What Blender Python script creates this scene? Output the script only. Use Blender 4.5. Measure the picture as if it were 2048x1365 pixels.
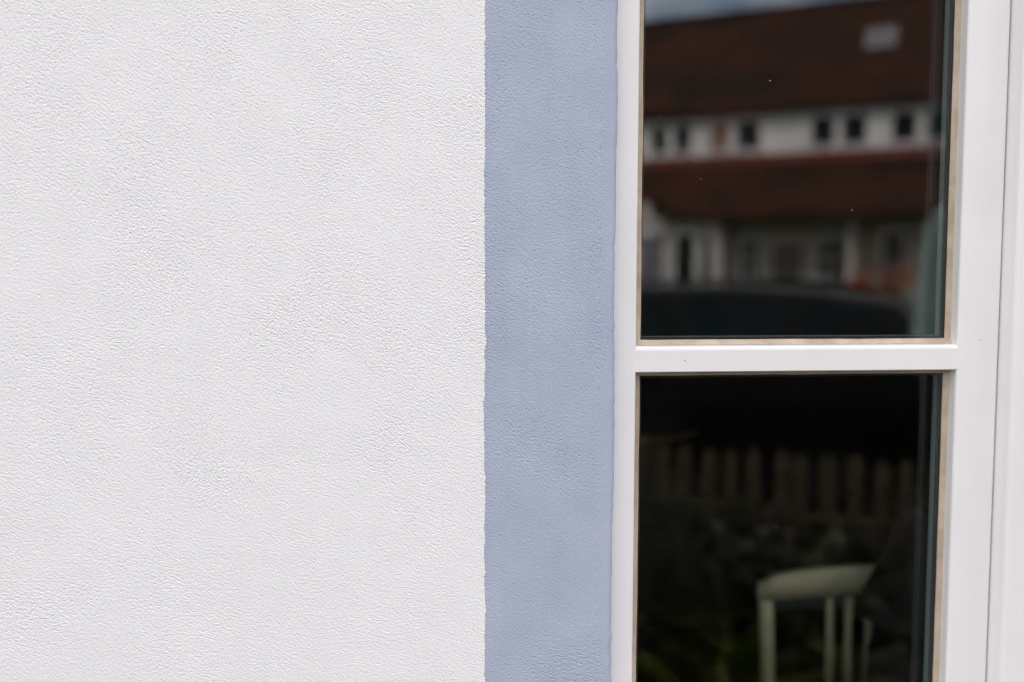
import bpy, bmesh, math, random
import numpy as np
from mathutils import Vector, Matrix

for o in list(bpy.data.objects): bpy.data.objects.remove(o)
S = bpy.context.scene
R = math.radians
random.seed(7)

# ------------------------------------------------------------------ camera
EYE = 1.55
TH, PSI, ROLL = R(4.0), R(6.5), R(0.17)
cd = bpy.data.cameras.new('camera'); cam = bpy.data.objects.new('camera', cd); S.collection.objects.link(cam)
fw = Vector((math.sin(PSI)*math.cos(TH), math.cos(PSI)*math.cos(TH), -math.sin(TH)))
r0 = Vector((math.cos(PSI), -math.sin(PSI), 0)); u0 = r0.cross(fw)
rt = r0*math.cos(ROLL) + u0*math.sin(ROLL); up = -r0*math.sin(ROLL) + u0*math.cos(ROLL)
m = Matrix((rt, up, -fw)).transposed().to_4x4(); m.translation = (0, -1.2*fw.y, EYE)
cam.matrix_world = m
cd.lens = 35.0; cd.sensor_width = 36.0; cd.clip_start = 0.02; cd.clip_end = 2000
cd.dof.use_dof = True; cd.dof.focus_distance = 1.2; cd.dof.aperture_fstop = 1.65
S.camera = cam
S.render.resolution_x, S.render.resolution_y = 1024, 682

# ------------------------------------------------------------------ sky, sun, exposure
SUN_EL, SUN_AZ = R(50), R(172)           # azimuth measured from -Y towards +X: the sun stands behind our house, its street front is in open shade
w = bpy.data.worlds.new('World'); S.world = w; w.use_nodes = True
nt = w.node_tree; N = nt.nodes; L = nt.links; N.clear()
out = N.new('ShaderNodeOutputWorld'); bg = N.new('ShaderNodeBackground'); bg.inputs['Strength'].default_value = 0.135
sky = N.new('ShaderNodeTexSky'); sky.sky_type = 'NISHITA'; sky.sun_disc = False
sky.sun_elevation = SUN_EL; sky.sun_rotation = math.pi - SUN_AZ
tc = N.new('ShaderNodeTexCoord'); mp = N.new('ShaderNodeMapping'); mp.inputs['Scale'].default_value = (1, 1, 2.2)
mp.inputs['Location'].default_value = (0.1, 0.9, 0.1)
nz = N.new('ShaderNodeTexNoise'); nz.inputs['Scale'].default_value = 2.6; nz.inputs['Detail'].default_value = 7; nz.inputs['Roughness'].default_value = 0.56
cr = N.new('ShaderNodeValToRGB'); cr.color_ramp.elements[0].position = 0.37; cr.color_ramp.elements[1].position = 0.58
mx = N.new('ShaderNodeMix'); mx.data_type = 'RGBA'
mx.inputs['B'].default_value = (13.4, 12.6, 12.2, 1)
L.new(tc.outputs['Generated'], mp.inputs['Vector']); L.new(mp.outputs['Vector'], nz.inputs['Vector'])
L.new(nz.outputs['Fac'], cr.inputs['Fac']); L.new(cr.outputs['Color'], mx.inputs['Factor'])
L.new(sky.outputs['Color'], mx.inputs['A']); L.new(mx.outputs['Result'], bg.inputs['Color']); L.new(bg.outputs['Background'], out.inputs['Surface'])
sl = bpy.data.lights.new('sun', 'SUN'); sl.energy = 2.8; sl.angle = R(4); sl.color = (1.0, 0.955, 0.9)
so = bpy.data.objects.new('sun', sl); S.collection.objects.link(so)
sd = Vector((math.sin(SUN_AZ)*math.cos(SUN_EL), -math.cos(SUN_AZ)*math.cos(SUN_EL), math.sin(SUN_EL)))
so.rotation_euler = sd.to_track_quat('Z', 'Y').to_euler()
S.view_settings.view_transform = 'Standard'; S.view_settings.look = 'None'; S.view_settings.gamma = 1.0
S.view_settings.exposure = 0.86
S.render.engine = 'CYCLES'
S.cycles.use_denoising = True; S.cycles.denoising_prefilter = 'ACCURATE'; S.cycles.filter_width = 1.1
S.cycles.transparent_max_bounces = 24; S.cycles.max_bounces = 10; S.cycles.sample_clamp_indirect = 6
S.cycles.caustics_reflective = False; S.cycles.caustics_refractive = False

# ------------------------------------------------------------------ materials
def mat(name, col, rough=0.6, metal=0.0, spec=0.5, coat=0.0, var=0.0, vscale=6.0, bump=0.0, bscale=60.0, col2=None, detail=4, bdist=0.01):
    M = bpy.data.materials.new(name); M.use_nodes = True
    n = M.node_tree.nodes; l = M.node_tree.links; b = n['Principled BSDF']
    b.inputs['Base Color'].default_value = (*col, 1); b.inputs['Roughness'].default_value = rough
    b.inputs['Metallic'].default_value = metal; b.inputs['Specular IOR Level'].default_value = spec
    b.inputs['Coat Weight'].default_value = coat
    t = n.new('ShaderNodeTexCoord')
    if var > 0 or col2:
        z = n.new('ShaderNodeTexNoise'); z.inputs['Scale'].default_value = vscale; z.inputs['Detail'].default_value = detail
        l.new(t.outputs['Object'], z.inputs['Vector'])
        c = n.new('ShaderNodeValToRGB'); c.color_ramp.elements[0].position = 0.35; c.color_ramp.elements[1].position = 0.65
        c2 = col2 or tuple(min(1, v*(1+var)) for v in col); c1 = col if col2 else tuple(v*(1-var) for v in col)
        c.color_ramp.elements[0].color = (*c1, 1); c.color_ramp.elements[1].color = (*c2, 1)
        l.new(z.outputs['Fac'], c.inputs['Fac']); l.new(c.outputs['Color'], b.inputs['Base Color'])
    if bump > 0:
        z = n.new('ShaderNodeTexNoise'); z.inputs['Scale'].default_value = bscale; z.inputs['Detail'].default_value = 5
        l.new(t.outputs['Object'], z.inputs['Vector'])
        p = n.new('ShaderNodeBump'); p.inputs['Strength'].default_value = bump; p.inputs['Distance'].default_value = bdist
        l.new(z.outputs['Fac'], p.inputs['Height']); l.new(p.outputs['Normal'], b.inputs['Normal'])
    return M

def glass_mat(name, r0, tint):
    """clear float glass: Schlick reflection over a straight-through tinted transmission"""
    M = bpy.data.materials.new(name); M.use_nodes = True
    n = M.node_tree.nodes; l = M.node_tree.links; n.clear()
    o = n.new('ShaderNodeOutputMaterial'); mixs = n.new('ShaderNodeMixShader')
    tr = n.new('ShaderNodeBsdfTransparent'); tr.inputs['Color'].default_value = (*tint, 1)
    gl = n.new('ShaderNodeBsdfAnisotropic'); gl.inputs['Roughness'].default_value = 0.0
    g = n.new('ShaderNodeNewGeometry'); d = n.new('ShaderNodeVectorMath'); d.operation = 'DOT_PRODUCT'
    a = n.new('ShaderNodeMath'); a.operation = 'ABSOLUTE'
    s = n.new('ShaderNodeMath'); s.operation = 'SUBTRACT'; s.inputs[0].default_value = 1; s.use_clamp = True
    p = n.new('ShaderNodeMath'); p.operation = 'POWER'; p.inputs[1].default_value = 5
    q = n.new('ShaderNodeMath'); q.operation = 'MULTIPLY_ADD'; q.inputs[1].default_value = 1-r0; q.inputs[2].default_value = r0
    l.new(g.outputs['Normal'], d.inputs[0]); l.new(g.outputs['Incoming'], d.inputs[1]); l.new(d.outputs['Value'], a.inputs[0])
    l.new(a.outputs[0], s.inputs[1]); l.new(s.outputs[0], p.inputs[0]); l.new(p.outputs[0], q.inputs[0])
    l.new(q.outputs[0], mixs.inputs['Fac']); l.new(tr.outputs[0], mixs.inputs[1]); l.new(gl.outputs[0], mixs.inputs[2])
    l.new(mixs.outputs[0], o.inputs['Surface'])
    return M

M = {}
def stucco(name, col, colb):
    m_ = mat(name, col, rough=0.92, spec=0.25, col2=colb, vscale=14, detail=3, bump=0.35, bscale=520, bdist=0.0006)
    return m_
M['white_stucco'] = stucco('white_stucco', (0.805, 0.80, 0.803), (0.822, 0.817, 0.82))
M['blue_stucco'] = stucco('blue_stucco', (0.378, 0.428, 0.530), (0.415, 0.460, 0.556))
def streaks(m_, amt):
    n = m_.node_tree.nodes; l = m_.node_tree.links; b = n['Principled BSDF']; src = b.inputs['Base Color'].links[0].from_socket
    t = n.new('ShaderNodeTexCoord'); mp_ = n.new('ShaderNodeMapping'); mp_.inputs['Scale'].default_value = (42, 1, 2.2)
    z = n.new('ShaderNodeTexNoise'); z.inputs['Scale'].default_value = 1.0; z.inputs['Detail'].default_value = 4
    h = n.new('ShaderNodeMapRange'); h.inputs['From Min'].default_value = 0.3; h.inputs['From Max'].default_value = 0.7
    h.inputs['To Min'].default_value = 1-amt; h.inputs['To Max'].default_value = 1+amt
    v = n.new('ShaderNodeVectorMath'); v.operation = 'SCALE'
    l.new(t.outputs['Object'], mp_.inputs['Vector']); l.new(mp_.outputs['Vector'], z.inputs['Vector']); l.new(z.outputs['Fac'], h.inputs['Value'])
    l.new(src, v.inputs[0]); l.new(h.outputs['Result'], v.inputs['Scale']); l.new(v.outputs[0], b.inputs['Base Color'])
streaks(M['blue_stucco'], 0.022); streaks(M['white_stucco'], 0.005)
M['white_paint'] = mat('white_paint', (0.80, 0.79, 0.785), rough=0.38, spec=0.4, var=0.02, vscale=9, bump=0.05, bscale=40, bdist=0.002)
M['sealant'] = mat('sealant', (0.40, 0.315, 0.225), rough=0.55, col2=(0.54, 0.44, 0.33), vscale=35)
M['black_seal'] = mat('black_seal', (0.012, 0.012, 0.012), rough=0.7)
M['spacer'] = mat('spacer', (0.20, 0.27, 0.27), rough=0.45, metal=0.3)
M['glass'] = glass_mat('glass', 0.052, (0.972, 0.982, 0.974))
M['dust'] = mat('dust', (0.36, 0.36, 0.33), rough=0.9)
M['grime'] = mat('grime', (0.36, 0.35, 0.34), rough=0.9)
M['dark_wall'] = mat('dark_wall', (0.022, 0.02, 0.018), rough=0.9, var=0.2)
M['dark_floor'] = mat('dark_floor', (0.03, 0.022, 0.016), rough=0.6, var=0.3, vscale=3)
M['cream_paint'] = mat('cream_paint', (0.58, 0.535, 0.37), rough=0.5, var=0.06, vscale=10)
M['black_shade'] = mat('black_shade', (0.006, 0.006, 0.007), rough=0.8)
M['brass'] = mat('brass', (0.20, 0.17, 0.045), rough=0.5, metal=0.4)
M['dark_wood'] = mat('dark_wood', (0.014, 0.010, 0.007), rough=0.9, spec=0.08, var=0.3, vscale=8)
M['blue_cloth'] = mat('blue_cloth', (0.22, 0.28, 0.32), rough=0.8, var=0.1, vscale=30)
M['mulch'] = mat('mulch', (0.014, 0.011, 0.008), rough=0.95, var=0.5, vscale=12, bump=0.6, bscale=25, bdist=0.03)
M['grass'] = mat('grass', (0.035, 0.06, 0.018), rough=0.9, var=0.35, vscale=3, bump=0.5, bscale=30, bdist=0.03)
M['asphalt'] = mat('asphalt', (0.05, 0.05, 0.052), rough=0.9, var=0.2, vscale=4, bump=0.4, bscale=120)
M['paving'] = mat('paving', (0.10, 0.095, 0.09), rough=0.9, var=0.15, vscale=5, bump=0.3, bscale=60)
M['kerb'] = mat('kerb', (0.3, 0.29, 0.28), rough=0.9, var=0.1)
M['picket'] = mat('picket', (0.16, 0.11, 0.06), rough=0.8, var=0.3, vscale=9, bump=0.3, bscale=40)
M['leaf_dark'] = mat('leaf_dark', (0.036, 0.045, 0.010), rough=0.6, var=0.5, vscale=9)
M['leaf_lime'] = mat('leaf_lime', (0.15, 0.19, 0.018), rough=0.5, var=0.4, vscale=6)
M['leaf_grey'] = mat('leaf_grey', (0.10, 0.09, 0.115), rough=0.7, var=0.4, vscale=9)
M['bark'] = mat('bark', (0.06, 0.045, 0.03), rough=0.9, var=0.3)
M['car_paint'] = mat('car_paint', (0.005, 0.005, 0.006), rough=0.35, coat=0.04, spec=0.16)
M['car_glass'] = mat('car_glass', (0.003, 0.016, 0.020), rough=0.06, spec=0.12)
M['rubber'] = mat('rubber', (0.004, 0.004, 0.004), rough=0.9, spec=0.1)
M['alloy'] = mat('alloy', (0.02, 0.02, 0.022), rough=0.4, metal=0.3)
M['lamp_glass'] = mat('lamp_glass', (0.5, 0.52, 0.55), rough=0.1)
M['tail_red'] = mat('tail_red', (0.25, 0.01, 0.01), rough=0.15)
M['house_white'] = mat('house_white', (0.80, 0.775, 0.79), rough=0.9, var=0.05, vscale=1.5)
M['house_white_shaded'] = mat('house_white_shaded', (0.50, 0.455, 0.425), rough=0.9, var=0.06, vscale=1.5)  # white cottage wall colour darkened: eave shade put into the base colour
M['house_grey'] = mat('house_grey', (0.30, 0.265, 0.22), rough=0.9, var=0.12, vscale=1.2)
def tile_mat():
    m_ = mat('roof_tile', (0.020, 0.011, 0.007), rough=0.9, spec=0.2, col2=(0.056, 0.018, 0.009), vscale=0.7, detail=6)
    n = m_.node_tree.nodes; l = m_.node_tree.links
    t = n.new('ShaderNodeTexCoord'); br = n.new('ShaderNodeTexBrick'); br.inputs['Scale'].default_value = 1.0
    br.inputs['Brick Width'].default_value = 0.2; br.inputs['Row Height'].default_value = 0.16; br.inputs['Mortar Size'].default_value = 0.012
    p = n.new('ShaderNodeBump'); p.inputs['Distance'].default_value = 0.02
    l.new(t.outputs['Object'], br.inputs['Vector']); l.new(br.outputs['Fac'], p.inputs['Height']); p.invert = True
    l.new(p.outputs['Normal'], n['Principled BSDF'].inputs['Normal'])
    return m_
M['roof_tile'] = tile_mat()
M['gutter_red'] = mat('gutter_red', (0.12, 0.022, 0.01), rough=0.7, var=0.2)
M['window_dark'] = mat('window_dark', (0.008, 0.008, 0.009), rough=0.15, spec=0.2)
M['curtain_peach'] = mat('curtain_peach', (0.30, 0.17, 0.11), rough=0.7)
M['skylight_glass'] = mat('skylight_glass', (0.17, 0.16, 0.19), rough=0.3, spec=0.4)
M['orange'] = mat('orange', (0.75, 0.10, 0.025), rough=0.6, var=0.3, vscale=10)
M['straw'] = mat('straw', (0.42, 0.20, 0.09), rough=0.8, var=0.3)
M['terracotta'] = mat('terracotta', (0.25, 0.11, 0.06), rough=0.8)
M['teal_cloth'] = mat('teal_cloth', (0.62, 0.80, 0.77), rough=0.85, var=0.08, vscale=12)
M['pole_wood'] = mat('pole_wood', (0.16, 0.09, 0.045), rough=0.6, var=0.2)
M['brick'] = mat('brick', (0.2, 0.07, 0.045), rough=0.9, var=0.3, vscale=4)

# ------------------------------------------------------------------ mesh helpers
class MB:
    def __init__(s): s.v = []; s.f = []; s.smooth = []
    def add(s, vs, fs, smooth=False):
        k = len(s.v); s.v += [tuple(p) for p in vs]; s.f += [tuple(i+k for i in f) for f in fs]; s.smooth += [smooth]*len(fs); return s
    def box(s, x0, x1, y0, y1, z0, z1, b=0.0):
        if b <= 0:
            vs = [(x, y, z) for z in (z0, z1) for y in (y0, y1) for x in (x0, x1)]
            return s.add(vs, [(0,2,3,1),(4,5,7,6),(0,1,5,4),(1,3,7,5),(3,2,6,7),(2,0,4,6)])
        bm = bmesh.new(); bmesh.ops.create_cube(bm, size=1)
        for v in bm.verts: v.co = ((x0+x1)/2+v.co.x*(x1-x0), (y0+y1)/2+v.co.y*(y1-y0), (z0+z1)/2+v.co.z*(z1-z0))
        bmesh.ops.bevel(bm, geom=bm.edges[:], offset=b, segments=3, profile=0.5, affect='EDGES')
        s.bm(bm); return s
    def bm(s, bm, smooth=False):
        bm.verts.index_update(); s.add([v.co[:] for v in bm.verts], [[v.index for v in f.verts] for f in bm.faces], smooth); bm.free()
    def tube(s, pts, rad, n=8, smooth=True):
        pts = [Vector(p) for p in pts]; rad = rad if hasattr(rad, '__len__') else [rad]*len(pts); vs = []; fs = []
        for i, p in enumerate(pts):
            t = (pts[min(i+1, len(pts)-1)]-pts[max(i-1, 0)]).normalized()
            a = t.orthogonal().normalized() if abs(t.z) > 0.95 else t.cross(Vector((0,0,1))).normalized(); b = t.cross(a)
            for k in range(n):
                q = 2*math.pi*k/n; vs.append(p+rad[i]*(a*math.cos(q)+b*math.sin(q)))
        for i in range(len(pts)-1):
            for k in range(n): fs.append((i*n+k, i*n+(k+1)%n, (i+1)*n+(k+1)%n, (i+1)*n+k))
        fs.append(tuple(range(n))[::-1]); fs.append(tuple((len(pts)-1)*n+k for k in range(n)))
        return s.add(vs, fs, smooth)
    def lathe(s, prof, c=(0,0,0), n=28, axis='z'):
        vs = []; fs = []
        for r_, z in prof:
            for k in range(n):
                q = 2*math.pi*k/n
                p = (r_*math.cos(q), r_*math.sin(q), z) if axis == 'z' else (r_*math.cos(q), z, r_*math.sin(q))
                vs.append((c[0]+p[0], c[1]+p[1], c[2]+p[2]))
        for i in range(len(prof)-1):
            for k in range(n): fs.append((i*n+k, i*n+(k+1)%n, (i+1)*n+(k+1)%n, (i+1)*n+k))
        return s.add(vs, fs, True)
    def prism(s, poly, y0, y1, plane='xz'):
        k = len(poly)
        g = (lambda a, b, t: (a, t, b)) if plane == 'xz' else ((lambda a, b, t: (t, a, b)) if plane == 'yz' else (lambda a, b, t: (a, b, t)))
        vs = [g(a, b, y0) for a, b in poly]+[g(a, b, y1) for a, b in poly]
        return s.add(vs, [tuple(range(k)), tuple(range(2*k-1, k-1, -1))]+[(i, k+i, k+(i+1) % k, (i+1) % k) for i in range(k)])
    def build(s, name, m_, parent=None, fix=True):
        me = bpy.data.meshes.new(name); me.from_pydata(s.v, [], s.f); me.polygons.foreach_set('use_smooth', s.smooth)
        if fix:
            b = bmesh.new(); b.from_mesh(me); bmesh.ops.recalc_face_normals(b, faces=b.faces[:]); b.to_mesh(me); b.free()
        if isinstance(m_, str): m_ = M[m_]
        me.materials.append(m_); me.update()
        o = bpy.data.objects.new(name, me); S.collection.objects.link(o)
        if parent: o.parent = parent
        return o
def tag(o, label=None, cat=None, group=None, kind=None):
    for k, v in (('label', label), ('category', cat), ('group', group), ('kind', kind)):
        if v: o[k] = v
    return o
def empty(name, loc=(0,0,0), rz=0, **kw):
    o = bpy.data.objects.new(name, None); o.empty_display_size = 0.1; S.collection.objects.link(o); o.location = loc; o.rotation_euler.z = rz
    return tag(o, **kw)
def copy_tree(o, parent=None):
    c = o.copy(); S.collection.objects.link(c)
    if parent: c.parent = parent
    for ch in [q for q in bpy.data.objects if q.parent == o]: copy_tree(ch, c)
    return c

# ------------------------------------------------------------------ the stucco wall (wall face is the plane y = 0)
XB, XE = 0.1022, 0.2622          # paint line, window-side edge of the render
def fft_noise(shape, d, la, lb, ang, seed, hp=None):
    """smooth random field, correlation lengths la (along ang) and lb (across)"""
    rng = np.random.default_rng(seed); wn = np.fft.rfft2(rng.standard_normal(shape))
    kz = np.fft.fftfreq(shape[0], d)[:, None]*2*np.pi; kx = np.fft.rfftfreq(shape[1], d)[None, :]*2*np.pi
    c, s_ = math.cos(ang), math.sin(ang); ka = kx*c+kz*s_; kb = -kx*s_+kz*c
    flt = np.exp(-0.5*((ka*la)**2+(kb*lb)**2))
    if hp: flt = flt*(1-np.exp(-0.5*(kx**2+kz**2)*hp**2))
    h = np.fft.irfft2(wn*flt, s=shape); return (h/h.std()).astype(np.float32)
GD = 0.0006
X0, Z0, Z1 = -0.64, 0.98, 2.02
RC, REV = 0.007, 0.056           # rounded arris, depth of the reveal
SL = (XE-RC-X0)+RC*math.pi/2+(REV-RC)
nx, nz_ = int(SL/GD)+1, int((Z1-Z0)/GD)+1
sh = (nz_, nx)
angs = [R(-44), R(-58), R(-34), R(-18)]
wts = np.stack([fft_noise(sh, GD, 0.045, 0.045, 0, 20+i)*1.4+b for i, b in enumerate((1.9, 0.6, 0.5, -0.7))]); wts = np.exp(wts*1.5); wts /= wts.sum(0)
H = np.zeros(sh, np.float32)
for i, a in enumerate(angs):
    H += wts[i]*(0.75*fft_noise(sh, GD, 0.00095, 0.00036, a, 40+i, 0.0015)+0.16*fft_noise(sh, GD, 0.0042, 0.0006, a, 60+i, 0.004))
H /= H.std()
iso = fft_noise(sh, GD, 0.00042, 0.00040, R(-30), 80, 0.0016)
H = 0.85*H+0.5*iso
H = np.where(H > 0, 1.3*np.tanh(H*0.75), H*(1+0.12*np.minimum(2.2, -H)))      # rubbed-off tops, sharp pits
calm = 0.75+0.3*fft_noise(sh, GD, 0.03, 0.03, 0, 90); calm = np.clip(calm, 0.75, 1.12)
xs = X0+np.arange(nx)*GD; zs = Z0+np.arange(nz_)*GD
edge = np.clip((XE-xs)/0.022, 0.0, 1.0)
edge = 0.22+0.78*edge**1.3
H = H*calm*edge[None, :]*0.00020
lum = fft_noise(sh, GD, 0.0018, 0.0014, R(-30), 91); H += 0.0005*np.clip(lum-3.4, 0, 1.2)*edge[None, :]       # rare lumps
pit = fft_noise(sh, GD, 0.0016, 0.0009, R(-30), 92); H -= 0.0006*np.clip(pit-3.1, 0, 1.2)*edge[None, :]       # rare pits
ridge = np.exp(-((xs-(XE-0.0205))/0.0016)**2)[None, :]; rn = fft_noise(sh, GD, 0.0010, 0.0022, R(0), 99); rm = np.clip(0.6+0.5*fft_noise((nz_, 8), GD, 0.05, 0.05, 0, 100)[:, 0], 0.1, 1.3)[:, None]
H += ridge*rm*0.00022*(rn+0.5)              # trowel ridge beside the arris
H += (0.00009*fft_noise(sh, GD, 0.04, 0.025, R(-20), 93)+0.00004*fft_noise(sh, GD, 0.014, 0.005, R(-35), 94))*np.clip((XE-xs)/0.03, 0.15, 1)[None, :]
tap = np.minimum(np.minimum(np.clip((zs-Z0)/0.01, 0, 1), np.clip((Z1-zs)/0.01, 0, 1))[:, None], np.clip((xs-X0)/0.01, 0, 1)[None, :])
H *= tap
# base sheet: flat, arris, reveal
sx = np.arange(nx)*GD; flat = XE-RC-X0; arc = RC*math.pi/2
phi = np.clip((sx-flat)/RC, 0, math.pi/2)
bx = np.where(sx < flat, X0+sx, XE-RC+RC*np.sin(phi)); by = np.where(sx < flat, 0, RC*(1-np.cos(phi)))+np.clip(sx-flat-arc, 0, None)
nxv, nyv = np.sin(phi), -np.cos(phi)
PX = bx[None, :]+H*nxv[None, :]; PY = by[None, :]+H*nyv[None, :]; PZ = np.repeat(zs[:, None], nx, 1)
# the arris itself is a little uneven
wob = fft_noise((nz_, 8), GD, 0.03, 0.03, 0, 95)[:, 0]*0.0006+fft_noise((nz_, 8), GD, 0.0035, 0.0035, 0, 96)[:, 0]*0.0003
PX += wob[:, None]*np.clip((bx-(XE-0.02))/0.02, 0, 1)[None, :]
# paint line with a slightly frayed edge
ib = int(round((XB-X0)/GD))
jit = np.convolve(np.random.default_rng(5).standard_normal(nz_), np.ones(3)/3, 'same')*0.0006+fft_noise((nz_, 8), GD, 0.0035, 0.0035, 0, 98)[:, 0]*0.00045+fft_noise((nz_, 8), GD, 0.03, 0.03, 0, 97)[:, 0]*0.0004
k = np.exp(-((np.arange(nx)-ib)/4.0)**2); PX += jit[:, None]*k[None, :]
PY -= (0.00025*np.exp(-((np.arange(nx)-ib-1)/1.6)**2))[None, :]*(0.5+np.clip(iso[:, ib], -0.5, 1.5))[:, None]      # bead of paint on the line
def sheet(name, a, b, m_):
    vx = np.stack([PX[:, a:b+1], PY[:, a:b+1], PZ[:, a:b+1]], -1).reshape(-1, 3).astype(np.float32)
    nc = b-a+1; idx = np.arange(nz_*nc).reshape(nz_, nc)
    q = np.stack([idx[:-1, :-1], idx[:-1, 1:], idx[1:, 1:], idx[1:, :-1]], -1).reshape(-1)
    me = bpy.data.meshes.new(name); nf = (nz_-1)*(nc-1)
    me.vertices.add(len(vx)); me.vertices.foreach_set('co', vx.ravel())
    me.loops.add(nf*4); me.loops.foreach_set('vertex_index', q.astype(np.int32))
    me.polygons.add(nf); me.polygons.foreach_set('loop_start', (np.arange(nf)*4).astype(np.int32))
    me.polygons.foreach_set('use_smooth', np.ones(nf, bool))
    me.update(calc_edges=True); me.validate(); me.materials.append(M[m_])
    o = bpy.data.objects.new(name, me); S.collection.objects.link(o); return o
wall = empty('house_wall', (0, 0, 0), label='white trowelled stucco house wall with a pale blue painted band beside the window', cat='wall')
o = sheet('white_render', 0, ib, 'white_stucco'); o.parent = wall
o = sheet('painted_band', ib, nx-1, 'blue_stucco'); o.parent = wall; o['label'] = 'pale blue painted band of stucco framing the window'
# the rest of the facade round the finely built piece
OX0, OX1, OZ0, OZ1 = 0.198, 1.425, 0.81, 2.045        # rough opening in the masonry
c_ = MB()
c_.box(-7, X0, 0, 0.02, -0.05, 9.0); c_.box(X0, XB, 0, 0.02, -0.05, Z0); c_.box(X0, XB, 0, 0.02, Z1, 9.0)  # unseen upper wall made this tall so its shadow darkens pavement and car
c_.box(XB, 1.60, 0, 0.02, -0.05, 0.66); c_.box(XB, 1.60, 0, 0.02, 2.20, 9.0); c_.box(1.60, 9, 0, 0.02, -0.05, 9.0)
c_.build('facade_render', 'white_stucco', wall)
c_ = MB()
c_.box(XB, XE, 0, 0.05, 0.66, Z0); c_.box(XB, XE, 0, 0.05, Z1, 2.20); c_.box(XE, 1.405, 0, 0.05, 0.66, 0.812); c_.box(XE, 1.405, 0, 0.05, 2.04, 2.20); c_.box(1.405, 1.60, 0, 0.05, 0.66, 2.20)
c_.build('band_return', 'blue_stucco', wall)
c_ = MB()
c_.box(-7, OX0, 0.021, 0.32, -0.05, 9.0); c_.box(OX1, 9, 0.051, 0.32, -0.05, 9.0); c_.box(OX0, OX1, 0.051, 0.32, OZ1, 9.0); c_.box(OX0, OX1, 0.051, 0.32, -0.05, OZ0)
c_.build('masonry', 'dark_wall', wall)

# ------------------------------------------------------------------ the window
win = empty('window', (0, 0, 0), label='white painted casement window with glazing bars and dark reflecting panes set in the stucco wall', cat='window')
YF, YB = 0.05, 0.108                # sash front and back
YG = 0.0725                         # face of the front glass
f_ = MB()                           # fixed frame: jambs, head, sill rail and the mullion standing proud of the sashes
f_.box(0.206, 0.2405, 0.052, 0.13, 0.80, 2.06, 0.003); f_.box(1.413, 1.453, 0.052, 0.13, 0.80, 2.06, 0.003)
f_.box(0.7947, 0.857, 0.022, 0.13, 0.805, 2.055, 0.006)
f_.box(0.2405, 0.7965, 0.052, 0.13, 2.036, 2.058, 0.003); f_.box(0.857, 1.413, 0.052, 0.13, 2.036, 2.058, 0.003)
f_.box(0.2405, 0.7965, 0.052, 0.13, 0.802, 0.826, 0.003); f_.box(0.857, 1.413, 0.052, 0.13, 0.802, 0.826, 0.003)
f_.box(0.764, 0.7965, 0.075, 0.13, 0.83, 2.03); f_.box(0.857, 0.89, 0.075, 0.13, 0.83, 2.03)
f_.build('frame', 'white_paint', win)
s_ = MB(); s_.prism([(-0.045, 0.770), (0.06, 0.772), (0.06, 0.803), (-0.045, 0.790)], 0.2635, 1.439, 'yz'); s_.build('sill', 'white_paint', win)
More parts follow.
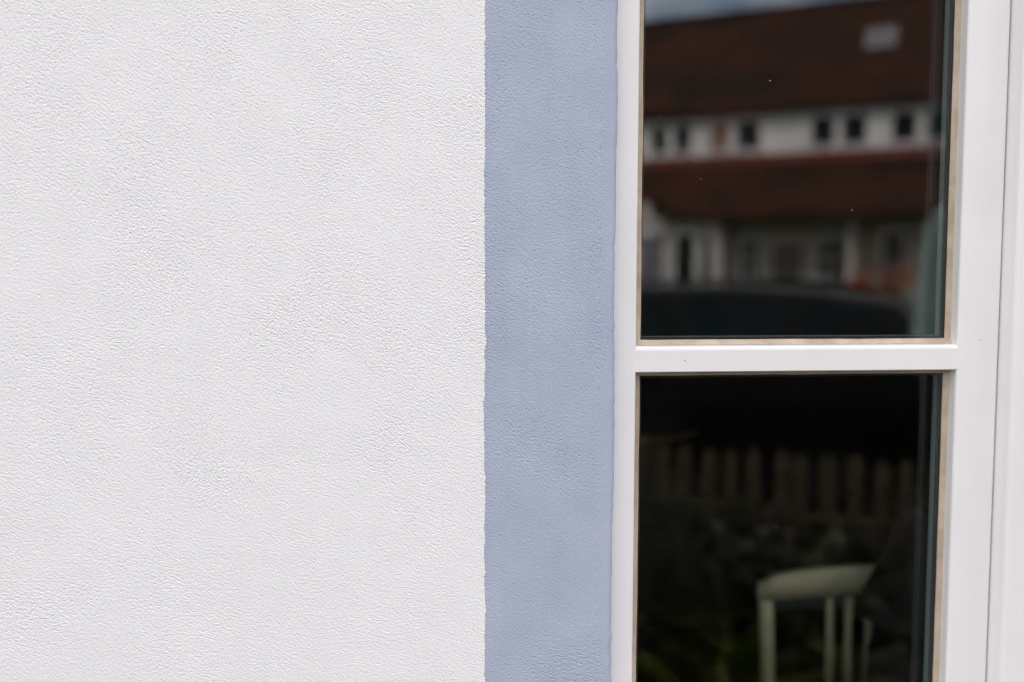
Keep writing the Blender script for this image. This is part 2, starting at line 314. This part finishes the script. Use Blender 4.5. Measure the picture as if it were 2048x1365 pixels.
def make_sash(xa, xb):
    """xa, xb: outer faces of the two stiles"""
    ST = 0.0585; xi, xj = xa+ST, xb-ST; zi, zj = 0.888, 1.978
    sash = MB().box(xa, xi, YF, YB, 0.830, 2.032, 0.004).box(xj, xb, YF, YB, 0.830, 2.032, 0.004)
    sash.box(xi-0.003, xj+0.003, YF+0.0004, YB-0.001, 0.8302, zi, 0.004).box(xi-0.003, xj+0.003, YF+0.0004, YB-0.001, zj, 2.0318, 0.004)
    so_ = sash.build('sash', 'white_paint', win)
    zb, zt = 1.4215, 1.4555
    # glazing bar with a rounded upper arris
    prof = [(YF+0.0006, zb+0.001), (YF+0.0006, zt-0.006)]+[(YF+0.0006+0.0055*(1-math.cos(t)), zt-0.006+0.0055*math.sin(t)) for t in (0.4, 0.8, 1.2, 1.57)]+[(YB-0.002, zt), (YB-0.002, zb), (YF+0.0016, zb)]
    MB().prism(prof, xi-0.004, xj+0.0035, 'yz').build('glazing_bar', 'white_paint', so_)
    for (z0, z1) in ((zi, zb), (zt, zj)):
        B, T = 0.0064, 0.0055      # sealant fillet: width on the glass, height up the rebate
        g = MB()
        for y0 in (YG, YG+0.020): g.box(xi-0.002, xj+0.002, y0, y0+0.004, z0-0.002, z1+0.002)
        g.build('pane', 'glass', so_)
        q = MB()
        def fil(p0, p1, inn, B=B):   # triangular fillet along an edge; inn = direction into the pane
            p0, p1 = Vector(p0), Vector(p1); inn = Vector(inn); n = 14; vs = []
            d = (p1-p0)
            for i in range(n+1):
                wv = 1+0.05*random.uniform(-1, 1); p = p0+d*(i/n)
                a = p+Vector((0, YG-T*0.95, 0)); b = p+inn*B*wv+Vector((0, YG-0.0004, 0)); c = p+inn*B*0.5*wv+Vector((0, YG-T*0.62, 0))
                e = p-inn*0.001+Vector((0, YG+0.0005, 0)); vs += [a, c, b, e]
            fs = []
            for i in range(n):
                for k_ in range(4): fs.append((i*4+k_, i*4+(k_+1) % 4, (i+1)*4+(k_+1) % 4, (i+1)*4+k_))
            fs += [(0, 1, 2, 3), (n*4+3, n*4+2, n*4+1, n*4)]; q.add(vs, fs, False)
        fil((xi, 0, z0), (xj, 0, z0), (0, 0, 1)); fil((xi, 0, z1), (xj, 0, z1), (0, 0, -1))
        fil((xi, 0, z0), (xi, 0, z1), (1, 0, 0), 0.0102); fil((xj, 0, z0), (xj, 0, z1), (-1, 0, 0))
        # blobs where the runs meet
        for cx in (xi, xj):
            for cz in (z0, z1):
                bm = bmesh.new(); bmesh.ops.create_icosphere(bm, subdivisions=2, radius=1)
                for v in bm.verts: v.co = (cx+v.co.x*0.0075, YG-0.002+v.co.y*0.0075, cz+v.co.z*0.0065)
                q.bm(bm, True)
        q.build('sealant_bead', 'sealant', so_)
        e = B+0.0035
        sp = MB(); kk = MB()
        yy0, yy1 = YG+0.0065, YG+0.0175
        for (a0, a1, b0, b1) in ((xi, xi+0.0135, z0, z1), (xj-e, xj, z0, z1), (xi+0.0135, xj-e, z0, z0+e), (xi+0.0135, xj-e, z1-e, z1)):
            sp.box(a0+0.0002, a1-0.0002, yy0, yy1, b0+0.0002, b1-0.0002)
            kk.box(a0, a1, YG+0.0042, yy0-0.0001, b0, b1); kk.box(a0, a1, yy1+0.0001, YG+0.0198, b0, b1)
        sp.build('spacer_bar', 'spacer', so_); kk.build('edge_seal', 'black_seal', so_)
    return so_
left_sash = make_sash(0.2425, 0.7935)
make_sash(0.860, 1.411)
d_ = MB()
for (x_, z_, r_) in ((0.4785, 1.797, 0.0009), (0.334, 1.748, 0.0006), (0.389, 1.670, 0.0006), (0.594, 1.632, 0.0009), (0.617, 1.147, 0.0010), (0.50, 1.21, 0.0006), (0.44, 1.56, 0.0005)):
    bm = bmesh.new(); bmesh.ops.create_icosphere(bm, subdivisions=1, radius=1)
    for v in bm.verts: v.co = (x_+v.co.x*r_, YG-0.0002+v.co.y*0.0003, z_+v.co.z*r_*1.5)
    d_.bm(bm, True)
d_.build('dust_specks', 'dust', left_sash)
for (x_, z_) in ((0.3645, 1.437), (0.7665, 1.461)):
    bm = bmesh.new(); bmesh.ops.create_icosphere(bm, subdivisions=2, radius=1)
    for v in bm.verts: v.co = (x_+v.co.x*0.0010, YF+v.co.y*0.0003, z_+v.co.z*0.0009)
    q = MB(); q.bm(bm, True); q.build('grime_speck', 'grime', left_sash)

# the whole window sits 2 cm behind the wall face
KW = 0.976; win.scale = (KW, 1, KW); win.location = (0, -0.03, EYE*(1-KW))
# ------------------------------------------------------------------ the room behind the panes
def structure(mb, name, m_):
    return tag(mb.build(name, m_), kind='structure')
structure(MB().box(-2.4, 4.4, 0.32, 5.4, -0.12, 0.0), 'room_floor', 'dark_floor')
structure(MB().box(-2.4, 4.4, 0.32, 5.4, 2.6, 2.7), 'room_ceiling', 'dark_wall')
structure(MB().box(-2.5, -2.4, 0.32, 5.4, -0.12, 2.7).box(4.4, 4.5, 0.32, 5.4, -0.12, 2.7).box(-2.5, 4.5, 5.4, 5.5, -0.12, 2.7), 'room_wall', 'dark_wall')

# chair: back towards the window
ch = empty('dining_chair', (1.0, 0.86, 0), R(-4), label='cream painted wooden chair with slatted curved back standing inside behind the lower pane', cat='chair')
def bx_(a): return 0.045*(1-(a/0.23)**2)
rl = MB(); nn = 18; vs = []
for i in range(nn+1):
    t = -1+2*i/nn; x_ = 0.224*t; zt = 0.930-0.034*t*t-0.012*max(0, abs(t)-0.88)*8; zb = 0.868-0.022*t*t; y_ = -0.03+0.035*(1-t*t)*-1
    for (yy, zz) in ((-0.011, zb), (-0.013, zb+0.03), (-0.011, zt), (0.011, zt), (0.013, zb+0.03), (0.011, zb)): vs.append((x_, y_+yy-0.02*(zz-0.45), zz))
fs = []
for i in range(nn):
    for k_ in range(6): fs.append((i*6+k_, i*6+(k_+1) % 6, (i+1)*6+(k_+1) % 6, (i+1)*6+k_))
fs += [tuple(range(6)), tuple(nn*6+k_ for k_ in range(5, -1, -1))]
rl.add(vs, fs, True); rl.build('top_rail', 'cream_paint', ch)
for sgn in (-1, 1):
    MB().tube([(sgn*0.216, -0.036, 0.885), (sgn*0.203, -0.02, 0.7), (sgn*0.185, 0.0, 0.44)], [0.017, 0.016, 0.018], 10).build('back_post', 'cream_paint', ch)
    MB().tube([(sgn*0.19, 0.0, 0.44), (sgn*0.20, -0.05, 0.0)], [0.02, 0.015], 10).build('leg', 'cream_paint', ch)
    MB().tube([(sgn*0.19, 0.39, 0.44), (sgn*0.20, 0.41, 0.0)], [0.02, 0.015], 10).build('leg', 'cream_paint', ch)
for x_ in (-0.083, -0.043, 0.0, 0.043, 0.083):
    MB().tube([(x_, -0.066+0.03*(x_/0.2)**2, 0.86), (x_*1.0+0.012, -0.035, 0.66), (x_*0.9+0.022, 0.005, 0.45)], [0.0085, 0.0095, 0.009], 8).build('spindle', 'cream_paint', ch)
MB().box(-0.215, 0.215, -0.02, 0.42, 0.435, 0.462, 0.008).build('seat', 'cream_paint', ch)

tb = empty('dining_table', (1.25, 1.76, -0.085), label='dark wooden dining table standing in the room behind the cream chair', cat='table')
MB().box(-0.8, 0.8, -0.45, 0.45, 0.70, 0.735, 0.005).build('table_top', 'dark_wood', tb)
for sx_ in (-1, 1):
    for sy_ in (-1, 1): MB().tube([(sx_*0.72, sy_*0.38, 0.70), (sx_*0.72, sy_*0.38, 0.085)], [0.035, 0.025], 10).build('leg', 'dark_wood', tb)
mt = MB().box(-0.21, 0.21, -0.05, 0.09, 0, 0.004, 0.0015).build('place_mat', 'blue_cloth'); mt.location = (1.20, 1.375, 0.6505)
tag(mt, 'grey blue cloth place mat lying on the edge of the dark table', 'place mat')

tl = empty('table_lamp', (1.063, 0.62, 0.596), label='black table lamp with flared bell shade beside the cream chair inside the window', cat='lamp')
MB().lathe([(0.0, 0.0), (0.07, 0.0), (0.10, 0.010), (0.135, 0.06), (0.143, 0.13), (0.138, 0.20), (0.10, 0.25), (0.03, 0.27), (0.012, 0.29), (0.012, 0.34)], n=24).build('lamp_base', 'black_shade', tl)
MB().lathe([(0.168, 0.285), (0.16, 0.30), (0.137, 0.345), (0.119, 0.385), (0.102, 0.43), (0.088, 0.47), (0.085, 0.472), (0.098, 0.43), (0.115, 0.385), (0.133, 0.345), (0.156, 0.30), (0.166, 0.285)], n=40).build('lamp_shade', 'black_shade', tl)
st = empty('side_table', (1.063, 0.62, 0.036), label='small round black side table carrying the black table lamp inside', cat='table')
MB().lathe([(0.0, 0.555), (0.17, 0.555), (0.175, 0.548), (0.17, 0.535), (0.0, 0.535)], n=32).build('table_top', 'black_shade', st)
for k_ in range(3):
    q = 2*math.pi*k_/3+0.4; MB().tube([(0.12*math.cos(q), 0.12*math.sin(q), 0.54), (0.16*math.cos(q), 0.16*math.sin(q), -0.036)], 0.012, 8).build('leg', 'black_shade', st)

pl = empty('pendant_lamp', (0.655, 1.5, 2.6), label='dark dome pendant lamp hanging from the ceiling behind the lower pane', cat='lamp')
MB().lathe([(0.165, -1.48), (0.160, -1.45), (0.12, -1.395), (0.05, -1.375), (0.02, -1.33), (0.018, -1.33), (0.045, -1.379), (0.115, -1.40), (0.155, -1.452), (0.160, -1.48)], n=40).build('lamp_shade', 'black_shade', pl)
MB().tube([(0, 0, -1.34), (0, 0, -0.03)], 0.004, 6).build('cord', 'black_shade', pl)
MB().lathe([(0.1655, -1.48), (0.1665, -1.495), (0.160, -1.497), (0.158, -1.481)], n=40).build('shade_rim', 'brass', pl)
MB().lathe([(0.0, 0.0), (0.05, 0.0), (0.045, -0.03), (0.0, -0.03)], n=24).build('ceiling_rose', 'black_shade', pl)

# ------------------------------------------------------------------ outdoors, behind the camera: seen in the panes
GY = YG-0.03
def RV(x, y, z=0.0): return Vector((x, 2*GY-y, z))     # where a thing stands whose mirror image lies at (x, y)
STREET = math.atan2(0.534, 0.845)
US, NS = Vector((0.845, 0.534, 0)), Vector((-0.534, 0.845, 0))    # along the street, towards our house
FENCE0 = RV(1.30, 2.83)
gr = MB(); gr.box(-300, 300, -300, 40, -0.5, -0.004); structure(gr, 'ground', 'grass')
bed = MB(); bed.box(-7, 9, 0, 0, 0, 0) if False else None
def strip(name, m_, d0, d1, z0, z1, l0=-60, l1=60):
    """a strip along the street between distances d0 and d1 beyond the fence"""
    g = MB(); P = [FENCE0+US*l-NS*d for (l, d) in ((l0, d0), (l1, d0), (l1, d1), (l0, d1))]
    g.prism([(p.x, p.y) for p in P], z0, z1, 'xy'); return structure(g, name, m_)
g = MB(); g.box(-3.5, 6.5, -4.2, -0.002, -0.1, 0.006); structure(g, 'garden_bed', 'mulch')
strip('pavement', 'paving', 0.25, 1.72, -0.1, 0.02); strip('kerb', 'kerb', 1.72, 1.84, -0.25, 0.03)
strip('road', 'asphalt', 1.84, 9.0, -0.3, 0.0); strip('kerb', 'kerb', 9.0, 9.12, -0.25, 0.12); strip('pavement', 'paving', 9.12, 11.0, -0.1, 0.115)

# picket fence
fe = empty('picket_fence', FENCE0, STREET, label='weathered brown wooden picket fence along the pavement, mirrored in the lower pane', cat='fence')
pm = MB(); pm.prism([(-0.029, 0.05), (0.029, 0.05), (0.029, 0.775), (0.017, 0.81), (0.0, 0.822), (-0.017, 0.81), (-0.029, 0.775)], -0.009, 0.009)
p0 = None
for i in range(-26, 34):
    if p0 is None: p0 = pm.build('picket', 'picket', fe); p_ = p0
    else:
        p_ = p0.copy(); S.collection.objects.link(p_); p_.parent = fe
    p_.location = (i*0.098+random.uniform(-0.006, 0.006), 0.012, random.uniform(-0.012, 0.012)); p_.rotation_euler.y = random.uniform(-0.012, 0.012)
for z_ in (0.18, 0.50): MB().box(-2.7, 3.4, -0.05, -0.002, z_, z_+0.06, 0.004).build('rail', 'picket', fe)
for x_ in (-2.6, -0.75, 1.45, 3.3): MB().box(x_-0.045, x_+0.045, -0.15, -0.055, -0.1, 0.80, 0.006).build('post', 'picket', fe)

# garden plants
def leaf(g, p, d, ln, wd, droop):
    d = d.normalized(); s_ = d.cross(Vector((0, 0, 1)))
    s_ = s_.normalized() if s_.length > 1e-3 else Vector((1, 0, 0)); n = 4; vs = []
    for i in range(n+1):
        t = i/n; w_ = wd*math.sin(math.pi*min(0.97, t*0.9+0.08)); c = p+d*ln*t-Vector((0, 0, droop*ln*t*t)); vs += [c-s_*w_/2, c+Vector((0, 0, -wd*0.12)), c+s_*w_/2]
    fs = []
    for i in range(n): a = i*3; fs += [(a, a+1, a+4, a+3), (a+1, a+2, a+5, a+4)]
    g.add(vs, fs, True)
def shrub(name, base, h, rad, n, m_, label, cat='shrub', ll=(0.05, 0.09), lw=0.03, group='garden shrubs in front of the fence'):
    o = empty(name, base, 0, label=label, cat=cat, group=group)
    g = MB(); s_ = MB(); stems = []
    for i in range(max(6, n//90)):
        q = random.uniform(0, 6.28); rr = rad*math.sqrt(random.random()); hh = h*(0.65+0.35*random.random())*(1-0.35*(rr/rad)**2)
        tip = Vector((rr*math.cos(q), rr*math.sin(q), hh)); stems.append(tip); s_.tube([(tip.x*0.15, tip.y*0.15, 0), (tip.x*0.6, tip.y*0.6, hh*0.55), tip], [0.008, 0.006, 0.003], 5)
    for i in range(n):
        tip = random.choice(stems); t = random.random()**0.55; p = Vector((tip.x*(0.15+0.85*t), tip.y*(0.15+0.85*t), tip.z*t))+Vector([random.gauss(0, rad*0.10) for _ in range(3)])
        p.z = max(0.03, p.z)
        leaf(g, p, Vector((random.gauss(0, 1), random.gauss(0, 1), random.gauss(0.35, 0.6))), random.uniform(*ll), lw*random.uniform(0.7, 1.2), random.uniform(0.1, 0.6))
    g.build('foliage', m_, o, fix=False); s_.build('stem', 'bark', o)
    return o
shrub('yew_shrub', RV(0.93, 2.35), 1.00, 0.34, 2600, 'leaf_dark', 'dense dark upright yew shrub against the fence, mirrored beside the window frame', ll=(0.03, 0.05), lw=0.012)
shrub('garden_shrub', RV(1.30, 2.25), 0.66, 0.26, 700, 'leaf_dark', 'low dark leafy shrub in front of the middle of the fence')
shrub('garden_shrub', RV(1.75, 2.05), 0.60, 0.30, 800, 'leaf_dark', 'wide low dark shrub nearest the window pane reflection')
shrub('lavender_bush', RV(2.02, 2.30), 0.80, 0.24, 700, 'leaf_grey', 'grey lilac lavender bush at the parasol end of the fence', cat='bush', ll=(0.03, 0.06), lw=0.012)
shrub('garden_shrub', RV(1.55, 1.60), 0.36, 0.40, 900, 'leaf_dark', 'ground hugging dark shrub close to the house wall')
shrub('garden_shrub', RV(2.15, 1.75), 0.72, 0.26, 900, 'leaf_dark', 'tall dark shrub standing below the closed parasol')
for i, wd_ in enumerate(('first', 'second', 'third', 'fourth', 'fifth', 'sixth', 'seventh')):
    x_ = 1.16+0.165*i
    shrub('box_bush', RV(x_, 2.62-(x_-1.30)*0.632), random.uniform(0.66, 0.76), 0.17, 1500, 'leaf_dark', wd_+' clipped dark box bush from the yew along the picket fence', cat='bush', ll=(0.03, 0.05), lw=0.024, group='clipped box bushes along the fence')
def lime_plant(base, h, n, label):
    o = empty('daylily', base, 0, label=label, cat='plant', group='lime green daylilies in the garden bed'); g = MB()
    for i in range(n):
        q = random.uniform(0, 6.28); e_ = random.uniform(0.5, 1.3); d = Vector((math.cos(q)*math.cos(e_), math.sin(q)*math.cos(e_), math.sin(e_)))
        leaf(g, Vector((random.gauss(0, 0.03), random.gauss(0, 0.03), 0.0)), d, h*random.uniform(0.7, 1.15), 0.036, random.uniform(0.25, 0.6))
    g.build('foliage', 'leaf_lime', o, fix=False)
lime_plant(RV(1.18, 2.10), 0.92, 34, 'lime green daylily clump in front of the fence beside the yew')
lime_plant(RV(1.66, 2.02), 0.86, 22, 'lime green daylily with arching blades amid the dark shrubs')
lime_plant(RV(1.08, 1.90), 0.62, 26, 'short lime green daylily clump nearest the house')

# closed parasol
pa = empty('garden_parasol', RV(2.165, 2.55), 0, label='closed pale teal garden parasol with wooden tip standing by the picket fence', cat='parasol')
MB().tube([(0, 0, 0), (0, 0, 1.86)], 0.017, 12).build('pole', 'pole_wood', pa)
prof = [(0.012, 1.84), (0.045, 1.80), (0.072, 1.74), (0.088, 1.6), (0.098, 1.45), (0.105, 1.30), (0.118, 1.16), (0.10, 1.155)]
vs = []; nseg = 32
for r_, z_ in prof:
    for k_ in range(nseg):
        q = 2*math.pi*k_/nseg; rr = r_*(1+0.13*math.cos(8*q)*min(1, (1.84-z_)*6)); vs.append((rr*math.cos(q), rr*math.sin(q), z_))
fs = [(i*nseg+k_, i*nseg+(k_+1) % nseg, (i+1)*nseg+(k_+1) % nseg, (i+1)*nseg+k_) for i in range(len(prof)-1) for k_ in range(nseg)]
MB().add(vs, fs, True).build('canopy', 'teal_cloth', pa)
MB().lathe([(0.0, 1.90), (0.016, 1.89), (0.022, 1.87), (0.016, 1.84), (0.02, 1.83)], n=16).build('finial', 'straw', pa)
MB().lathe([(0.0, 0.06), (0.05, 0.06), (0.20, 0.03), (0.22, 0.0)], n=28).build('base', 'paving', pa)

# parked car
car = empty('parked_car', RV(2.75, 5.55)-US*1.0, STREET, label='black parked estate car at the kerb beyond the fence, mirrored in the panes', cat='car')
# stations: x, z sill, z belt, z top, half width at belt, half width at top
st_ = [(-2.28, 0.42, 0.62, 0.66, 0.60, 0.55), (-2.2, 0.27, 0.74, 0.78, 0.78, 0.70), (-1.9, 0.24, 0.84, 0.88, 0.87, 0.76), (-1.2, 0.22, 0.92, 0.98, 0.90, 0.78), (-0.98, 0.22, 0.93, 1.02, 0.90, 0.76),
       (-0.35, 0.22, 0.95, 1.40, 0.90, 0.62), (0.05, 0.22, 0.95, 1.455, 0.90, 0.60), (0.7, 0.22, 0.96, 1.465, 0.90, 0.60), (1.3, 0.22, 0.97, 1.435, 0.90, 0.60), (1.75, 0.23, 0.98, 1.37, 0.88, 0.58), (2.1, 0.26, 0.97, 1.05, 0.84, 0.70), (2.22, 0.40, 0.80, 0.84, 0.76, 0.66)]
def ring(x, zs_, zb_, zt_, wb, wt):
    h = [(0.0, zs_), (wb*0.85, zs_), (wb*0.99, zs_+0.10), (wb*1.0, (zs_+zb_)/2+0.08), (wb*0.975, zb_), (wt+0.02, zt_-0.055), (wt*0.86, zt_-0.012), (0.0, zt_)]
    pts = [(x, -a, z) for a, z in h]+[(x, a, z) for a, z in h[-2:0:-1]]; return pts
g = MB(); vs = []; K = 14
for s_ in st_: vs += ring(*s_)
fs = [(i*K+k_, (i+1)*K+k_, (i+1)*K+(k_+1) % K, i*K+(k_+1) % K) for i in range(len(st_)-1) for k_ in range(K)]
fs += [tuple(range(K)), tuple((len(st_)-1)*K+k_ for k_ in range(K-1, -1, -1))]
body = g.add(vs, fs, True).build('body', 'car_paint', car)
def side_pt(x, t, sgn, off=0.006):
    for a, b in zip(st_, st_[1:]):
        if a[0] <= x <= b[0]:
            u = (x-a[0])/(b[0]-a[0]); s_ = [p+(q-p)*u for p, q in zip(a, b)]
            y0, z0, y1, z1 = s_[4]*0.975, s_[2], s_[5]+0.02, s_[3]-0.055
            return (x, sgn*(y0+(y1-y0)*t+off), z0+(z1-z0)*t+off*0.4)
for sgn in (-1, 1):
    for cols in ([(-0.78, 0.02), (-0.42, 0.3), (-0.30, 0.5)], ):
        pass
    for (xs_, lab) in (((-0.72, -0.45, -0.2, 0.05, 0.32), 0), ((0.40, 0.6, 0.9, 1.12), 0), ((1.22, 1.4, 1.62), 0)):
        vs = []
        for x_ in xs_:
            zt_l = side_pt(x_, 0.0, sgn)
            for t in (0.08, 0.5, 0.93): vs.append(side_pt(x_, t, sgn))
        fs = [(i*3+k_, (i+1)*3+k_, (i+1)*3+k_+1, i*3+k_+1) for i in range(len(xs_)-1) for k_ in range(2)]
        MB().add(vs, fs, True).build('side_window', 'car_glass', car)
    for x_ in (0.18, 0.98): MB().box(x_-0.09, x_+0.09, sgn*0.905-0.012, sgn*0.905+0.012, 0.83, 0.86, 0.006).build('door_handle', 'car_paint', car)
    MB().box(-0.72, -0.52, sgn*1.0-0.10, sgn*1.0+0.06, 0.96, 1.07, 0.03).build('wing_mirror', 'car_paint', car)
    MB().box(-2.19, -2.0, sgn*0.62-0.13, sgn*0.62+0.13, 0.66, 0.78, 0.03).build('headlight', 'lamp_glass', car)
    MB().box(2.06, 2.205, sgn*0.68-0.10, sgn*0.68+0.10, 0.80, 0.98, 0.02).build('tail_light', 'tail_red', car)
    for x_ in (-1.38, 1.38):
        wh = MB().lathe([(0.19, -0.11), (0.30, -0.11), (0.325, -0.08), (0.325, 0.08), (0.30, 0.11), (0.19, 0.11)], (x_, sgn*0.82, 0.325), 36, 'y').build('wheel', 'rubber', car)
        MB().lathe([(0.0, sgn*0.095), (0.06, sgn*0.10), (0.17, sgn*0.085), (0.20, sgn*0.108), (0.20, -sgn*0.1)], (x_, sgn*0.82, 0.325), 30, 'y').build('rim', 'alloy', wh)
vs = [(-0.93, -0.70, 1.045), (-0.93, 0.70, 1.045), (-0.40, 0.56, 1.385), (-0.40, -0.56, 1.385)]
MB().add([(a-0.008, b, c+0.012) for a, b, c in vs], [(0, 1, 2, 3)]).build('windscreen', 'car_glass', car)
MB().add([(1.83, -0.55, 1.315), (1.83, 0.55, 1.315), (2.07, 0.64, 1.11), (2.07, -0.64, 1.11)], [(0, 1, 2, 3)]).build('rear_window', 'car_glass', car)
for sgn in (-1, 1): MB().tube([(-0.1, sgn*0.56, 1.475), (0.6, sgn*0.56, 1.495), (1.35, sgn*0.55, 1.46)], 0.013, 8).build('roof_rail', 'car_paint', car)

# the cottage row across the street
hs = empty('cottage_row', RV(9.50, 21.98), STREET, label='white cottage row with red tiled roof and long dormer across the street', cat='house')
HL, HR = -14.0, 9.0
MB().box(HL, -3.65, -9, 0.0, -0.1, 3.30).box(-3.65, -1.76, -9, 0.0, -0.1, 2.92).build('wall', 'house_white_shaded', hs)
MB().box(-1.76, HR, -9, -0.55, -0.1, 2.98).build('porch_wall', 'house_grey', hs)
for b_ in ((-1.90, -1.76, -0.5, 0.02, -0.1, 2.92), (1.22, 1.36, -0.2, -0.06, -0.1, 2.85)): MB().box(*b_).build('porch_post', 'house_white_shaded', hs)
rf = MB()    # lower roof slope (left part cut back), upper slope over the dormer
rf.prism([(0.35, 2.83), (0.35, 2.93), (-1.48, 4.50), (-1.6, 4.42)], -3.2, HR, 'yz')
rf.prism([(-0.10, 3.20), (-0.10, 3.32), (-1.48, 4.50), (-1.6, 4.42)], HL, -3.2, 'yz')
rf.prism([(-1.25, 5.60), (-1.25, 5.72), (-5.0, 9.12), (-8.9, 5.72), (-9.4, 4.0), (-9.4, 3.0), (-9.2, 3.0), (-5.0, 8.98)], HL-0.2, HR+0.2, 'yz')
roof = rf.build('roof', 'roof_tile', hs)
MB().prism([(-1.22, 4.29), (-1.20, 4.33), (-1.495, 4.60), (-1.51, 4.50)], HL, HR, 'yz').build('flashing', 'gutter_red', hs)
MB().tube([(HL-0.2, -5.0, 9.10), (HR+0.2, -5.0, 9.10)], 0.11, 10).build('ridge', 'roof_tile', roof)
ch_ = MB().box(-8.6, -7.8, -5.6, -4.8, 8.4, 10.4).build('chimney', 'brick', roof)
sk = MB().box(0, 0.74, -0.95, 0, -0.04, 0.06, 0.01).build('skylight', 'house_grey', roof)
sk.location = (1.12, -3.0, 7.32); sk.rotation_euler.x = R(-42.2)
MB().box(0.06, 0.68, -0.89, -0.06, 0.055, 0.066).build('pane', 'skylight_glass', sk)
dm = MB().box(HL, HR, -8, -1.5, 4.57, 5.62).build('dormer', 'house_white', hs)
def window(x0, x1, z0, z1, y, parent, nx=1, nz=1, pane='window_dark', fr='house_white', fw_=0.055):
    f = MB(); f.box(x0-fw_, x0, y-0.02, y+0.045, z0-fw_, z1+fw_).box(x1, x1+fw_, y-0.02, y+0.045, z0-fw_, z1+fw_)
    f.box(x0, x1, y-0.02, y+0.043, z0-fw_, z0).box(x0, x1, y-0.02, y+0.043, z1, z1+fw_)
    for i in range(1, nx): xm = x0+(x1-x0)*i/nx; f.box(xm-0.018, xm+0.018, y+0.008, y+0.036, z0, z1)
    for i in range(1, nz): zm = z0+(z1-z0)*i/nz; f.box(x0, x1, y+0.01, y+0.034, zm-0.015, zm+0.015)
    o = f.build('window', fr, parent); MB().box(x0, x1, y-0.02, y+0.006, z0, z1).build('pane', pane, o)
    return o
for (a, b, pn) in ((-5.9, -5.4, 'window_dark'), (-5.0, -4.5, 'window_dark'), (-4.05, -3.72, 'window_dark'), (-3.42, -3.06, 'window_dark'), (-2.45, -2.03, 'curtain_peach'), (-1.75, -1.24, 'window_dark'),
                   (0.14, 0.60, 'window_dark'), (0.89, 1.36, 'window_dark'), (2.05, 2.51, 'window_dark'), (2.82, 3.3, 'window_dark'), (4.4, 4.9, 'window_dark'), (5.2, 5.7, 'window_dark')):
    window(a-0.04, b+0.04, 4.76, 5.44, -1.5, dm, pane=pn)
window(-3.95, -3.25, 0.95, 2.48, 0.0, hs, 1, 1, 'skylight_glass'); window(-2.97, -2.45, 0.95, 2.48, 0.0, hs); window(-2.28, -2.03, 0.95, 2.48, 0.0, hs)
window(-7.2, -5.6, 0.95, 2.3, 0.0, hs, 3); window(-11, -9.6, 0.95, 2.3, 0.0, hs, 3)
window(-1.45, -0.95, 0.5, 2.35, -0.55, hs, 2, 4); window(0.46, 1.10, 0.5, 2.35, -0.55, hs, 2, 4); window(1.95, 2.45, 0.9, 2.5, -0.55, hs, 2, 2); window(3.2, 4.2, 0.9, 2.3, -0.55, hs, 3)
dr = MB().box(-0.70, 0.16, -0.60, -0.52, 0.05, 2.38).build('door', 'house_white_shaded', hs)
dpn = MB()
for i in range(3):
    for j in range(5): dpn.box(-0.62+i*0.245, -0.41+i*0.245, -0.53, -0.512, 0.45+j*0.37, 0.78+j*0.37)
dpn.build('pane', 'window_dark', dr)
fb = empty('flower_box', RV(9.50, 21.98)+US*1.85+NS*0.35+Vector((0, 0, 0.95)), STREET, label='raised flower box of orange red geraniums before the cottage, mirrored above the car', cat='flower box')
MB().prism([(-0.55, 0), (0.55, 0), (0.6, 0.22), (-0.6, 0.22)], -0.12, 0.12).build('box', 'terracotta', fb)
for sx_ in (-0.4, 0.4): MB().box(sx_-0.04, sx_+0.04, -0.05, 0.05, -0.95, 0.0).build('leg', 'pole_wood', fb)
g = MB(); g2 = MB(); g3 = MB()
heads = [(-0.55, 0.30), (-0.42, 0.36), (-0.30, 0.30), (-0.20, 0.38), (-0.36, 0.24), (0.05, 0.62), (0.28, 0.52), (0.55, 0.70), (-0.05, 0.27)]
for i in range(300):
    hx, hz = random.choice(heads); p = Vector((hx+random.gauss(0, 0.05), random.gauss(0, 0.08), hz+random.gauss(0, 0.05))); leaf(g, p, Vector((random.gauss(0, 1), random.gauss(0, 1), 0.6)), 0.11, 0.09, 0.3)
for i in range(260):
    p = Vector((random.uniform(-0.6, 0.6), random.gauss(0, 0.1), 0.2+abs(random.gauss(0, 0.06)))); leaf(g2, p, Vector((random.gauss(0, 1), random.gauss(0, 1), 0.3)), 0.1, 0.07, 0.3)
for i in range(44):
    x_ = random.uniform(-0.1, 0.5); g3.tube([(x_, random.gauss(0, 0.05), 0.2), (x_+0.5, 0, 0.42), (x_+random.uniform(0.9, 1.3), random.gauss(0, 0.1), random.uniform(0.62, 0.85))], [0.012, 0.012, 0.02], 5)
for g_, nm_, m_ in ((g, 'flower_heads', 'orange'), (g2, 'foliage', 'leaf_dark'), (g3, 'dry_grass', 'straw')): tag(g_.build(nm_, m_, fb, fix=False), kind='stuff')
